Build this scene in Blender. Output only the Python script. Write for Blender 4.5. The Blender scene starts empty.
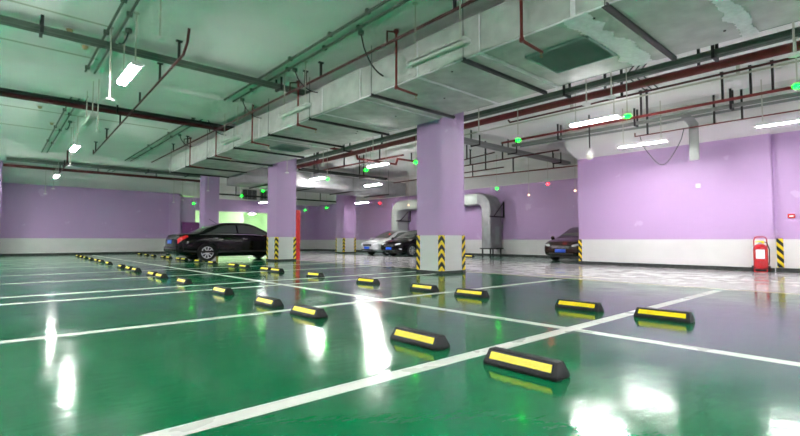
import bpy, bmesh, math, random
from mathutils import Vector, Matrix
random.seed(7)
S = bpy.context.scene
COL = S.collection
PI = math.pi

# ------------------------------------------------------------------ materials
def mat(name, col, rough=.6, metal=0., spec=.5, coat=0., bump=0., bscale=20., var=0., vscale=3., emit=None, estr=0., trans=0., stretch=None):
    m = bpy.data.materials.new(name); m.use_nodes = True
    nt = m.node_tree; b = nt.nodes['Principled BSDF']
    b.inputs['Base Color'].default_value = (*col, 1)
    b.inputs['Roughness'].default_value = rough
    b.inputs['Metallic'].default_value = metal
    b.inputs['Specular IOR Level'].default_value = spec
    b.inputs['Coat Weight'].default_value = coat
    b.inputs['Coat Roughness'].default_value = .06
    if trans: b.inputs['Transmission Weight'].default_value = trans
    if emit:
        b.inputs['Emission Color'].default_value = (*emit, 1)
        b.inputs['Emission Strength'].default_value = estr
    if bump or var:
        tc = nt.nodes.new('ShaderNodeTexCoord'); src = tc.outputs['Object']
        if stretch:
            mp = nt.nodes.new('ShaderNodeMapping'); mp.inputs['Scale'].default_value = stretch
            nt.links.new(src, mp.inputs['Vector']); src = mp.outputs['Vector']
    if var:
        n = nt.nodes.new('ShaderNodeTexNoise'); n.inputs['Scale'].default_value = vscale; n.inputs['Detail'].default_value = 5
        r = nt.nodes.new('ShaderNodeValToRGB')
        r.color_ramp.elements[0].position = .3; r.color_ramp.elements[1].position = .7
        r.color_ramp.elements[0].color = (*[c * (1 - var) for c in col], 1)
        r.color_ramp.elements[1].color = (*[min(1, c * (1 + var)) for c in col], 1)
        nt.links.new(src, n.inputs['Vector']); nt.links.new(n.outputs['Fac'], r.inputs['Fac'])
        nt.links.new(r.outputs['Color'], b.inputs['Base Color'])
    if bump:
        n = nt.nodes.new('ShaderNodeTexNoise'); n.inputs['Scale'].default_value = bscale; n.inputs['Detail'].default_value = 3
        bp = nt.nodes.new('ShaderNodeBump'); bp.inputs['Strength'].default_value = 1; bp.inputs['Distance'].default_value = bump
        nt.links.new(src, n.inputs['Vector']); nt.links.new(n.outputs['Fac'], bp.inputs['Height'])
        nt.links.new(bp.outputs['Normal'], b.inputs['Normal'])
    return m

def floor_mat(name, col, rough, var, wear=None):
    """polished epoxy: slow ripples in the coat, fine trowel marks, soft stains"""
    m = bpy.data.materials.new(name); m.use_nodes = True
    nt = m.node_tree; N = nt.nodes; L = nt.links; b = N['Principled BSDF']
    tc = N.new('ShaderNodeTexCoord')
    n1 = N.new('ShaderNodeTexNoise'); n1.inputs['Scale'].default_value = .8; n1.inputs['Detail'].default_value = 6
    L.new(tc.outputs['Object'], n1.inputs['Vector'])
    r = N.new('ShaderNodeValToRGB')
    r.color_ramp.elements[0].position = .3; r.color_ramp.elements[1].position = .72
    r.color_ramp.elements[0].color = (*[c * (1 - var) for c in col], 1)
    r.color_ramp.elements[1].color = (*[min(1, c * (1 + var)) for c in col], 1)
    L.new(n1.outputs['Fac'], r.inputs['Fac'])
    out = r.outputs['Color']
    if wear:
        n3 = N.new('ShaderNodeTexNoise'); n3.inputs['Scale'].default_value = 9; n3.inputs['Detail'].default_value = 8
        L.new(tc.outputs['Object'], n3.inputs['Vector'])
        r3 = N.new('ShaderNodeValToRGB'); r3.color_ramp.elements[0].position = .62; r3.color_ramp.elements[1].position = .8
        r3.color_ramp.elements[1].color = (.35, .35, .35, 1)
        L.new(n3.outputs['Fac'], r3.inputs['Fac'])
        mx = N.new('ShaderNodeMix'); mx.data_type = 'RGBA'; mx.inputs['B'].default_value = (*wear, 1)
        L.new(r3.outputs['Color'], mx.inputs['Factor']); L.new(out, mx.inputs['A']); out = mx.outputs['Result']
    L.new(out, b.inputs['Base Color'])
    b.inputs['Roughness'].default_value = rough
    b.inputs['IOR'].default_value = FLOOR_IOR
    # roughness patches
    n2 = N.new('ShaderNodeTexNoise'); n2.inputs['Scale'].default_value = 2.2; n2.inputs['Detail'].default_value = 4
    L.new(tc.outputs['Object'], n2.inputs['Vector'])
    mr = N.new('ShaderNodeMapRange'); mr.inputs['From Min'].default_value = .35; mr.inputs['From Max'].default_value = .7
    mr.inputs['To Min'].default_value = rough * .75; mr.inputs['To Max'].default_value = rough * 1.6
    L.new(n2.outputs['Fac'], mr.inputs['Value']); L.new(mr.outputs['Result'], b.inputs['Roughness'])
    mp = N.new('ShaderNodeMapping'); mp.inputs['Rotation'].default_value = (0, 0, math.radians(20)); mp.inputs['Scale'].default_value = (1.2, 2.2, 1)
    L.new(tc.outputs['Object'], mp.inputs['Vector'])
    n4 = N.new('ShaderNodeTexNoise'); n4.inputs['Scale'].default_value = 6; n4.inputs['Detail'].default_value = 3; n4.inputs['Roughness'].default_value = .45
    L.new(mp.outputs['Vector'], n4.inputs['Vector'])
    bp = N.new('ShaderNodeBump'); bp.inputs['Strength'].default_value = 1; bp.inputs['Distance'].default_value = FLOOR_BUMP
    L.new(n4.outputs['Fac'], bp.inputs['Height']); L.new(bp.outputs['Normal'], b.inputs['Normal'])
    return m

def wall_paint(name, col):
    """matt emulsion with a few rolled-over touch-up patches of a slightly lighter batch"""
    m = bpy.data.materials.new(name); m.use_nodes = True
    nt = m.node_tree; N = nt.nodes; L = nt.links; b = N['Principled BSDF']
    b.inputs['Roughness'].default_value = .5; b.inputs['Specular IOR Level'].default_value = .35
    tc = N.new('ShaderNodeTexCoord')
    n = N.new('ShaderNodeTexNoise'); n.inputs['Scale'].default_value = 1.3; n.inputs['Detail'].default_value = 6
    L.new(tc.outputs['Object'], n.inputs['Vector'])
    r = N.new('ShaderNodeValToRGB'); r.color_ramp.elements[0].position = .66; r.color_ramp.elements[1].position = .68
    r.color_ramp.elements[0].color = (0, 0, 0, 1); r.color_ramp.elements[1].color = (.16, .16, .16, 1)
    L.new(n.outputs['Fac'], r.inputs['Fac'])
    mx = N.new('ShaderNodeMix'); mx.data_type = 'RGBA'
    mx.inputs['A'].default_value = (*col, 1); mx.inputs['B'].default_value = (.85, .8, .9, 1)
    L.new(r.outputs['Color'], mx.inputs['Factor']); L.new(mx.outputs['Result'], b.inputs['Base Color'])
    return m

def guard_mat():
    """black and yellow warning chevrons that meet at the corner of the guard"""
    m = bpy.data.materials.new('guard stripes'); m.use_nodes = True
    nt = m.node_tree; N = nt.nodes; L = nt.links; b = N['Principled BSDF']; b.inputs['Roughness'].default_value = .45
    tc = N.new('ShaderNodeTexCoord'); sp = N.new('ShaderNodeSeparateXYZ'); L.new(tc.outputs['Object'], sp.inputs[0])
    def M(op, a, c=None):
        n = N.new('ShaderNodeMath'); n.operation = op
        for i, v in enumerate((a, c)):
            if v is None: continue
            if isinstance(v, (int, float)): n.inputs[i].default_value = v
            else: L.new(v, n.inputs[i])
        return n.outputs[0]
    s = M('ADD', M('ABSOLUTE', sp.outputs['X']), M('ABSOLUTE', sp.outputs['Y']))
    f = M('FRACT', M('MULTIPLY', M('ADD', sp.outputs['Z'], M('MULTIPLY', s, 1.1)), 1 / .215))
    g = M('GREATER_THAN', f, .5)
    mx = N.new('ShaderNodeMix'); mx.data_type = 'RGBA'
    mx.inputs['A'].default_value = (.012, .012, .014, 1); mx.inputs['B'].default_value = (.85, .62, .02, 1)
    L.new(g, mx.inputs['Factor']); L.new(mx.outputs['Result'], b.inputs['Base Color'])
    return m

FLOOR_IOR = 1.46
FLOOR_BUMP = .0014
M = {}
M['green'] = floor_mat('green epoxy', (.0, .145, .052), .11, .14)
M['pale'] = floor_mat('pale epoxy', (.55, .53, .55), .11, .06)
M['dusk'] = floor_mat('grey green epoxy', (.06, .16, .12), .2, .15)
M['line'] = floor_mat('white line paint', (.70, .71, .66), .3, .06, wear=(.25, .42, .33))
M['yline'] = floor_mat('yellow line paint', (.62, .52, .22), .3, .05, wear=(.6, .6, .55))
M['purple'] = wall_paint('purple wall paint', (.475, .315, .552))
M['dpurple'] = mat('deep purple lacquer', (.16, .03, .17), .4)
M['white'] = mat('white wall paint', (.64, .64, .635), .55, var=.03, vscale=2)
M['beamwhite'] = mat('white beam paint', (.74, .74, .72), .7)
M['ceiling'] = mat('white ceiling paint', (.84, .85, .83), .85, var=.03, vscale=.8)
M['skirt'] = mat('grimy black skirting', (.03, .035, .033), .5, var=.8, vscale=14)
M['guard'] = guard_mat()
M['duct'] = mat('painted duct insulation', (.52, .54, .51), .5, metal=.1, bump=.006, bscale=4, var=.16, vscale=3)
M['bigduct'] = mat('galvanised duct', (.28, .28, .29), .5, metal=.25, bump=.003, bscale=6, var=.12, vscale=3)
M['paleduct'] = mat('pale insulated duct', (.42, .47, .43), .4, metal=.2, bump=.003, bscale=6)
M['sealant'] = mat('white duct sealant', (.9, .87, .9), .4, bump=.004, bscale=40, var=.08, vscale=12)
M['black'] = mat('black steel', (.012, .013, .014), .5)
M['tray'] = mat('grey green cable tray', (.085, .115, .09), .5, var=.15, vscale=2)
M['greytray'] = mat('grey steel tray', (.24, .26, .25), .5)
M['blacktray'] = mat('black cable tray', (.02, .025, .022), .6)
M['redpipe'] = mat('dark red fire pipe', (.20, .018, .018), .4, var=.2, vscale=5)
M['maroon'] = mat('maroon fire pipe', (.085, .014, .018), .45, var=.2, vscale=4)
M['conduit'] = mat('grey conduit', (.22, .24, .22), .5)
M['beige'] = mat('off white conduit', (.5, .5, .42), .5)
M['rod'] = mat('off white drop rod', (.55, .55, .48), .5)
M['darkrod'] = mat('dark threaded rod', (.10, .11, .10), .5)
M['cable'] = mat('black cable', (.015, .015, .016), .6)
M['grille'] = mat('green grey grille', (.3, .36, .34), .5)
M['grilleframe'] = mat('grille frame', (.3, .42, .38), .5)
M['brass'] = mat('brass sprinkler', (.45, .35, .18), .35, metal=.8)
M['rubber'] = mat('black rubber', (.014, .014, .015), .5, spec=.3, bump=.001, bscale=60)
M['bolt'] = mat('bolt hole', (.008, .008, .008), .6)
M['yellow'] = mat('yellow reflective strip', (1.0, .78, .005), .35, emit=None)
M['red'] = mat('red enamel', (.5, .008, .014), .25, coat=.4)
M['brightred'] = mat('bright red panel', (.48, .012, .012), .45)
M['paper'] = mat('white label', (.8, .8, .78), .5)
M['plastic'] = mat('white plastic', (.75, .75, .73), .4)
M['chrome'] = mat('chrome', (.7, .7, .72), .12, metal=1)
M['alloy'] = mat('silver alloy', (.62, .63, .65), .28, metal=.75)
M['tyre'] = mat('tyre rubber', (.012, .012, .013), .7)
M['carblack'] = mat('black car paint', (.002, .002, .0022), .14, spec=.25, coat=.08)
M['carsilver'] = mat('silver car paint', (.55, .56, .58), .28, metal=.55, coat=1)
M['carbrown'] = mat('brown car paint', (.035, .013, .008), .15, coat=.4, metal=.2)
M['glass'] = mat('dark car glass', (.06, .07, .065), .03, spec=1., coat=.6)
M['tintglass'] = mat('grey car glass', (.05, .06, .06), .05, spec=.8)
M['taillamp'] = mat('red tail lamp', (.55, .01, .015), .12, coat=1)
M['headlamp'] = mat('clear head lamp', (.75, .78, .8), .08, coat=1)
M['plate'] = mat('blue number plate', (.01, .10, .62), .35)
M['trimblack'] = mat('black trim', (.012, .012, .012), .4)
M['greenroom'] = mat('light green paint', (.62, .84, .52), .6)
M['lilac'] = mat('lilac cover', (.6, .5, .66), .5)
LAMP = 40.
M['tube'] = mat('lit tube', (.9, .9, .9), .4, emit=(1, .985, .97), estr=LAMP)
M['tubedim'] = mat('lit dimmed tube', (.9, .9, .9), .4, emit=(1, .985, .97), estr=LAMP * .5)  # emission halved so the right wall does not glare
M['tubeweak'] = mat('lit weak tube', (.9, .9, .9), .4, emit=(1, .985, .97), estr=LAMP * .25)
M['tubeoff'] = mat('unlit tube', (.62, .66, .6), .35)
M['reflector'] = mat('white lamp housing', (.72, .72, .70), .45)
M['gled'] = mat('green signal lens', (.02, .5, .12), .3, emit=(.0, 1, .006), estr=6)
M['rled'] = mat('red signal lens', (.6, .02, .03), .3, emit=(1, .006, .012), estr=6)
M['aled'] = mat('amber signal lens', (.6, .3, .15), .3, emit=(1, .55, .3), estr=1.2)

# ------------------------------------------------------------------ mesh builder
class MB:
    def __init__(s): s.v = []; s.f = []; s.m = []; s.mi = 0
    def add(s, vs, fs):
        o = len(s.v); s.v += [tuple(v) for v in vs]
        for f in fs: s.f.append([i + o for i in f]); s.m.append(s.mi)
        return s
    def box(s, x0, x1, y0, y1, z0, z1):
        vs = [(x, y, z) for z in (z0, z1) for y in (y0, y1) for x in (x0, x1)]
        return s.add(vs, [(0, 2, 3, 1), (4, 5, 7, 6), (0, 1, 5, 4), (2, 6, 7, 3), (0, 4, 6, 2), (1, 3, 7, 5)])
    def prism(s, pts, a0, a1, axis='y'):
        """closed outline extruded along an axis; pts are (u, v): (x,z) for y, (y,z) for x, (x,y) for z"""
        def P(u, v, a): return {'y': (u, a, v), 'x': (a, u, v), 'z': (u, v, a)}[axis]
        n = len(pts)
        vs = [P(u, v, a0) for u, v in pts] + [P(u, v, a1) for u, v in pts]
        return s.add(vs, [list(range(n))[::-1], list(range(n, 2 * n))] + [(i, (i + 1) % n, n + (i + 1) % n, n + i) for i in range(n)])
    def tube(s, path, r, seg=8, cap=True):
        P = [Vector(p) for p in path]; n = len(P); rings = []
        T = []
        for i in range(n):
            a = (P[i] - P[i - 1]).normalized() if i else None
            b = (P[i + 1] - P[i]).normalized() if i < n - 1 else None
            T.append(((a + b).normalized() if (a and b and (a + b).length > 1e-6) else (a or b)))
        u = T[0].orthogonal().normalized()
        vs = []
        for i in range(n):
            t = T[i]; u = (u - t * u.dot(t)); u = u.normalized() if u.length > 1e-6 else t.orthogonal().normalized()
            w = t.cross(u)
            rr = r[i] if isinstance(r, (list, tuple)) else r
            k = 1
            if 0 < i < n - 1:
                c = (P[i] - P[i - 1]).normalized().dot(t); k = 1 / max(.5, c)
            for j in range(seg):
                q = 2 * PI * j / seg
                vs.append(P[i] + (u * math.cos(q) + w * math.sin(q)) * rr)
        fs = [(i * seg + j, i * seg + (j + 1) % seg, (i + 1) * seg + (j + 1) % seg, (i + 1) * seg + j) for i in range(n - 1) for j in range(seg)]
        if cap: fs += [list(range(seg))[::-1], [(n - 1) * seg + j for j in range(seg)]]
        return s.add(vs, fs)
    def lathe(s, prof, c=(0, 0, 0), axis='z', seg=16, cap=True):
        """profile of (radius, height) spun about an axis through c"""
        vs = []
        for r, h in prof:
            for j in range(seg):
                a = 2 * PI * j / seg; x, y = r * math.cos(a), r * math.sin(a)
                p = {'z': (x, y, h), 'y': (x, h, y), 'x': (h, x, y)}[axis]
                vs.append((p[0] + c[0], p[1] + c[1], p[2] + c[2]))
        n = len(prof)
        fs = [(i * seg + j, i * seg + (j + 1) % seg, (i + 1) * seg + (j + 1) % seg, (i + 1) * seg + j) for i in range(n - 1) for j in range(seg)]
        if cap: fs += [list(range(seg))[::-1], [(n - 1) * seg + j for j in range(seg)]]
        return s.add(vs, fs)
    def build(s, name, mats, parent=None, loc=None, smooth=True, bevel=0.):
        """link as ONE object; vertices are relative to the thing's base (parent) or, with loc, to loc"""
        me = bpy.data.meshes.new(name)
        me.from_pydata(s.v, [], s.f)
        mats = mats if isinstance(mats, (list, tuple)) else [mats]
        for m in mats: me.materials.append(M[m] if isinstance(m, str) else m)
        for p, i in zip(me.polygons, s.m): p.material_index = i
        bm = bmesh.new(); bm.from_mesh(me); bmesh.ops.recalc_face_normals(bm, faces=bm.faces)
        if bevel: bmesh.ops.bevel(bm, geom=list(bm.edges), offset=bevel, segments=2, affect='EDGES', profile=.6)
        bm.to_mesh(me); bm.free()
        if smooth:
            me.shade_smooth(); me.set_sharp_from_angle(angle=math.radians(35))
        o = bpy.data.objects.new(name, me); COL.objects.link(o)
        if parent: o.parent = parent
        if loc: o.location = loc
        return o

def tag(o, label, cat, group=None):
    o['label'] = label; o['category'] = cat; o['kind'] = 'thing'
    if group: o['group'] = group
    return o
def thing(name, label, cat, loc=(0, 0, 0), rz=0., group=None):
    o = bpy.data.objects.new(name, None); COL.objects.link(o); o.empty_display_size = .1
    o.location = loc; o.rotation_euler = (0, 0, rz)
    return tag(o, label, cat, group)
def struct(name, mb, mats, smooth=False):
    o = mb.build(name, mats, smooth=smooth); o['kind'] = 'structure'; return o
def dup(o, parent=None):
    c = o.copy(); COL.objects.link(c)
    if parent: c.parent = parent
    for ch in o.children: dup(ch, c)
    return c
ORD = ['first', 'second', 'third', 'fourth', 'fifth', 'sixth', 'seventh', 'eighth', 'ninth', 'tenth', 'eleventh', 'twelfth', 'thirteenth', 'fourteenth', 'fifteenth', 'sixteenth', 'seventeenth', 'eighteenth', 'nineteenth', 'twentieth']

# ------------------------------------------------------------------ the setting
SLAB = 4.898          # what hangs from or stands under the slab ends here
UNDER = 4.9           # underside of the slab
XE, YB = 20.0, 32.5
def build_floor():
    X0, X1, Y0, Y1 = -8., 20.3, -9., 46.
    hw = .065
    ly = [2.2, 5.07, 8.0, 8.95, 11.7, 14.3, 17.6, 21.0, 25.2]     # bay lines running along X
    lx = 4.14                                                     # the line between the two rows of bays
    edge = 9.45                                                   # green bays end, pale aisle begins
    xs = {X0, X1, lx - hw, lx + hw, edge, edge - .03, edge + .04, 9.15, 15.4, -2.2, 10.2, 10.28}
    ys = {Y0, Y1, 7.8, 4.6, 6.3, 30.5}
    for y in ly: ys |= {y - hw, y + hw}
    xs, ys = sorted(xs), sorted(ys)
    mats = ['green', 'pale', 'dusk', 'line', 'yline']
    b = MB(); nx = len(xs)
    b.v = [(x, y, 0) for y in ys for x in xs]
    for j in range(len(ys) - 1):
        for i in range(nx - 1):
            x = (xs[i] + xs[i + 1]) / 2; y = (ys[j] + ys[j + 1]) / 2
            k = 0
            if x > edge: k = 1
            if x > 15.4 and y > 7.8: k = 2
            if edge - .03 < x < edge + .04: k = 4
            if 10.2 < x < 10.28 and 4.6 < y < 6.3: k = 4
            if x < 9.15 and x > -2.2 and any(abs(y - q) < hw for q in ly): k = 3
            if abs(x - lx) < hw and y < 30.5: k = 3
            b.f.append([j * nx + i, j * nx + i + 1, (j + 1) * nx + i + 1, (j + 1) * nx + i]); b.m.append(k)
    return struct('floor', b, mats)
build_floor()
struct('ceiling', MB().box(-8, 20.3, -9, 46, UNDER, 5.0), 'ceiling')

def wall(name, x0, x1, y0, y1, top, band, z0=0.):
    b = MB()
    if z0 < band: b.mi = 1; b.box(x0, x1, y0, y1, z0, band)
    b.mi = 0; b.box(x0, x1, y0, y1, max(z0, band), top)
    return struct(name, b, ['purple', 'white'])
wall('wall_right', 15.4, 15.75, 2.42, 7.8, 3.7, .87)
wall('wall_right_recess', 15.56, 15.75, -9, 2.42, 3.7, .87)
wall('wall_bay', 15.75, 20.3, 7.45, 7.8, 3.7, .87)
wall('wall_east', XE, XE + .3, 7.8, YB + .3, 3.7, .87)
wall('wall_back', -8, 8.55, YB, YB + .3, 3.95, .95)
wall('wall_back_pier', 8.55, 9.15, YB - .3, YB + .3, 3.9, .95)
wall('wall_back_bay', 9.15, 10.2, YB, YB + .3, 3.75, .9)
wall('wall_back_lintel', 10.2, 15.7, YB, YB + .3, 3.75, 0, z0=2.9)
wall('wall_back_far', 15.7, XE, YB, YB + .3, 3.62, .87)
wall('wall_left', -8.3, -8, -9, YB + .3, 3.7, .9)
wall('wall_behind', -8, 15.75, -9.3, -9, 3.7, .9)
# skirting that the floor machine has blackened
sk = [('baseboard_right', 15.385, 15.4, 2.42, 7.8), ('baseboard_recess', 15.545, 15.56, -9, 2.42), ('baseboard_east', 19.985, 20, 7.8, YB),
      ('baseboard_back', -8, 8.5, YB - .015, YB), ('baseboard_back_far', 15.7, 19.98, YB - .015, YB), ('baseboard_back_pier', 9.2, 10.2, YB - .015, YB)]
for n, x0, x1, y0, y1 in sk: struct(n, MB().box(x0, x1, y0, y1, 0, .11), 'skirt')

# white beams over the walls: upright face, then a haunch sloping in to the wall head
def beam_x(name, xw, y0, y1, z_low, out=1.05, z_in=3.97, thick=.6):
    struct(name, MB().prism([(xw + .0, z_low), (xw - out, z_in), (xw - out, SLAB), (xw + thick, SLAB), (xw + thick, z_low)], y0, y1, 'y'), 'beamwhite')
beam_x('trim_beam_right', 15.4, 2.42, 7.8, 3.7, out=.85)
beam_x('trim_beam_recess', 15.56, -9, 2.42, 3.7, out=.85)
beam_x('trim_beam_east', XE, 7.8, YB, 3.7, out=.5, z_in=4.2, thick=.3)
def beam_y(name, x0, x1, z_low, out=.7, z_in=4.35):
    struct(name, MB().prism([(YB, z_low), (YB - out, z_in), (YB - out, SLAB), (YB + .3, SLAB), (YB + .3, z_low)], x0, x1, 'x'), 'beamwhite')
beam_y('trim_beam_back', -8, 8.55, 3.95)
beam_y('trim_beam_back_bay', 8.55, 10.2, 3.9, out=.32, z_in=3.95)
struct('trim_beam_back_room', MB().box(10.2, 15.7, YB + .02, YB + .28, 3.75, SLAB), 'beamwhite')
beam_y('trim_beam_back_far', 15.7, XE, 3.62, out=.3, z_in=3.8)
struct('trim_beam_bay', MB().box(15.75, 20.3, 7.45, 7.8, 3.7, SLAB), 'beamwhite')
struct('trim_beam_left', MB().box(-8.3, -8, -9, YB, 3.7, SLAB), 'beamwhite')
struct('trim_beam_behind', MB().box(-8, 15.75, -9.3, -9, 3.7, SLAB), 'beamwhite')
# shallow downstand beams under the slab
for n, (x0, x1, y0, y1, z) in {'trim_downstand_front': (-8, 5.6, 12.9, 15.3, 4.80), 'trim_downstand_back': (-8, 9, 26.2, 27.3, 4.62),
                               'trim_downstand_side': (13.1, 14.0, -9, 19.9, 4.66), 'trim_downstand_cross': (9.3, 20, 9.4, 9.9, 4.62)}.items():
    struct(n, MB().box(x0, x1, y0, y1, z, SLAB), 'ceiling')
# the green lit room through the opening
struct('wall_room_back', MB().box(9.5, 21, 44, 44.2, 0, SLAB), 'greenroom')
struct('wall_room_left', MB().box(9.3, 9.5, YB + .3, 44, 0, SLAB), 'greenroom')
struct('wall_room_right', MB().box(20.3, 20.5, YB + .3, 44, 0, SLAB), 'greenroom')

# ------------------------------------------------------------------ columns
def guard(parent, x, y, sx, sy, h0=.04, h1=.97, w=.105, nm='corner_guard'):
    """angle strip on the corner (x, y); the faces run towards -sx and -sy"""
    b = MB(); t = .012
    pts = [(t * sx, t * sy), (t * sx, -w * sy), (0, -w * sy), (0, 0), (-w * sx, 0), (-w * sx, t * sy)]
    b.prism(pts, h0, h1, 'z')
    return b.build(nm, 'guard', parent, loc=(x, y, 0), smooth=False)
def column(label, x0, x1, y0, y1, top, band=.97, foot=True):
    t = thing('concrete_column', label, 'column', ((x0 + x1) / 2, (y0 + y1) / 2, 0))
    a, c = (x1 - x0) / 2, (y1 - y0) / 2
    b = MB(); b.mi = 1; b.box(-a, a, -c, c, 0, band); b.mi = 0; b.box(-a, a, -c, c, band, top)
    b.build('shaft', ['purple', 'white'], t, smooth=False)
    for sx in (-1, 1):
        for sy in (-1, 1): guard(t, sx * a, sy * c, sx, sy)
    if foot:
        MB().box(-a - .02, a + .02, -c - .02, c + .02, 0, .07).build('skirting', 'skirt', t, smooth=False)
    return t
column('thick purple column standing nearest the camera under the duct edge', 8.34, 9.22, 7.8, 8.68, SLAB)
column('purple column with the red panel beside it, behind the black sedan nose', 8.44, 9.32, 16.95, 17.75, SLAB)
column('purple column behind the roof of the black sedan', 8.52, 9.3, 25.6, 26.4, SLAB)
column('slim purple column standing alone in front of the far lilac wall', 16.9, 17.85, 24.45, 25.35, SLAB)
column('purple column cut by the left edge of the photo against the back wall', -.75, .2, 30.8, 31.7, SLAB, foot=False)
for lab, x, y, sx, sy, hh in [('black and yellow corner guard at the free end of the right wall', 15.4, 7.8, -1, 1, .87),
                          ('black and yellow corner guard beside the red extinguisher trolley', 15.56, 2.42, -1, 1, .87),
                          ('black and yellow corner guard on the back wall pier behind the sedan boot', 8.55, YB - .3, -1, -1, .95)]:
    r = thing('corner_guard', lab, 'corner guard', (x, y, 0))
    b = MB()
    if 'extinguisher' in lab: b.prism([(-.015, -.17), (-.002, -.17), (-.002, -.03), (-.015, -.03)], .12, hh + .02, 'z')
    else:
        w, t_ = .105, .012
        b.prism([(t_ * sx, t_ * sy), (t_ * sx, -w * sy), (0, -w * sy), (0, 0), (-w * sx, 0), (-w * sx, t_ * sy)], .05, hh, 'z')
    b.build('striped_strip', 'guard', r, smooth=False)

# ------------------------------------------------------------------ wheel stops
def wheel_stop_proto():
    t = thing('wheel_stop', '', 'wheel stop')
    L, w, wt, h = .275, .082, .036, .105
    b = MB()
    e = .018
    vs = [(-w, -L, 0), (w, -L, 0), (w, L, 0), (-w, L, 0),
          (-w, -L, .022), (w, -L, .022), (w, L, .022), (-w, L, .022),
          (-wt, -L + e, h), (wt, -L + e, h), (wt, L - e, h), (-wt, L - e, h)]
    fs = [(3, 2, 1, 0), (0, 1, 5, 4), (1, 2, 6, 5), (2, 3, 7, 6), (3, 0, 4, 7), (4, 5, 9, 8), (5, 6, 10, 9), (6, 7, 11, 10), (7, 4, 8, 11), (8, 9, 10, 11)]
    b.add(vs, fs); b.build('body', 'rubber', t, bevel=.005)
    for s in (-1, 1):                                           # reflective strip let into each long slope
        b = MB()
        def P(y, k, d):
            x = w + (wt - w) * k; z = .022 + (h - .022) * k
            return (s * (x + d * .87), y, z + d * .48)
        vs = [P(-.232, .27, 0), P(.232, .27, 0), P(.228, .80, 0), P(-.228, .80, 0), P(-.232, .27, .004), P(.232, .27, .004), P(.228, .80, .004), P(-.228, .80, .004)]
        b.add(vs, [(0, 1, 2, 3), (4, 5, 6, 7), (0, 1, 5, 4), (1, 2, 6, 5), (2, 3, 7, 6), (3, 0, 4, 7)])
        b.build('reflective_strip', 'yellow', t, smooth=False)['label'] = 'bright yellow reflective strip'
    for y in (-.12, .12):
        MB().lathe([(.013, h - .002), (.013, h + .0015)], (0, y, 0), seg=12).build('bolt_hole', 'bolt', t)
    return t
stop0 = wheel_stop_proto()
row1 = [1.71, 2.72, 4.54, 5.59, 7.31, 9.45, 11.25, 12.05, 14.0, 14.9, 16.15, 18.6, 20.4, 21.5, 23.3, 25.2, 26.6, 28.4]
row2 = [1.80, 2.75, 4.45, 5.50, 7.12, 9.2, 11.25, 11.95, 13.55, 14.5, 16.6, 18.25, 20.2, 21.0, 22.75, 23.8, 25.9, 27.6, 29.4]
first = True
for ri, (row, x0, nm) in enumerate([(row1, 2.60, 'in the left row'), (row2, 5.39, 'in the right row')]):
    for i, y in enumerate(row):
        o = stop0 if first else dup(stop0); first = False
        o.location = (x0 + .034 * max(0, y - 1.2) ** .9 - .012 * min(max(0, y - 1.2), 3) if ri == 0 else x0 + .034 * max(0, y - 3.8), y, 0)
        o.rotation_euler = (0, 0, math.radians(random.uniform(-1.5, 1.5)))
        o['label'] = 'black and yellow wheel stop, %s from the camera %s' % (ORD[i], nm)
        o['group'] = 'wheel stops ' + nm
o = dup(stop0); o.location = (17.6, 14.6, 0); o['label'] = 'lone wheel stop by the foot of the upright duct at the far wall'; o['group'] = 'wheel stops by the far wall'

# ------------------------------------------------------------------ main duct
DX0, DX1, DZ0, DZ1 = 5.78, 8.26, 3.88, 4.56
t = thing('air_duct', 'wide pale rectangular air duct running overhead beside the purple columns', 'air duct', (7, 8, DZ0))
def rel(b, base):
    b.v = [(v[0] - base[0], v[1] - base[1], v[2] - base[2]) for v in b.v]; return b
base = (7, 8, DZ0)
ys = [-8.5, -1.4, 1.48, 2.98, 4.55, 6.0, 7.78, 9.25, 12.8, 15.7, 18.4, 22.1]
for i in range(len(ys) - 1):
    dz = .012 if i % 2 else 0.
    rel(MB().box(DX0 + dz, DX1 - dz, ys[i], ys[i + 1] - .002, DZ0 + dz, DZ1 - dz), base).build('duct_section', 'duct', t, bevel=.015)
def strip(y, w, jag, seed):
    """smeared sealant bead across the bottom and up the left side, ragged edges"""
    rnd = random.Random(seed); n = 64; b = MB(); vs = []
    def wander():
        p = [rnd.random() for _ in range(n + 9)]
        return [sum(p[k:k + 7]) / 7 + .25 * (p[k + 3] - .5) for k in range(n + 1)]
    ja, jb = wander(), wander()
    z = DZ0 - .004
    for k in range(n + 1):
        x = DX0 - .006 + (DX1 - DX0 + .012) * k / n
        vs += [(x, y - w * .5 - ja[k] * jag, z), (x, y + w * .5 + jb[k] * jag, z)]
    b.add(vs, [(2 * k, 2 * k + 1, 2 * k + 3, 2 * k + 2) for k in range(n)])
    b.add([(v[0], v[1], v[2] + .012) for v in vs], [(2 * k, 2 * k + 2, 2 * k + 3, 2 * k + 1) for k in range(n)])
    b.box(DX0 - .006, DX0 + .006, y - w * .3, y + w * .3, z, DZ1)
    return rel(b, base)
for y, w, j, sd in [(1.48, .05, .16, 1), (2.95, .12, .22, 2), (4.55, .03, .05, 3), (6.0, .05, .04, 4), (7.78, .03, .03, 5), (9.3, .03, .03, 6), (12.8, .03, .03, 7)]:
    strip(y, w, j, sd).build('joint_sealant', 'sealant', t, smooth=False)
b = MB(); b.tube([(DX0 + .01, -8.4, DZ0 - .002), (DX0 + .01, 22.0, DZ0 - .002)], .014, 6)
rel(b, base).build('edge_bead', 'sealant', t)
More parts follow.
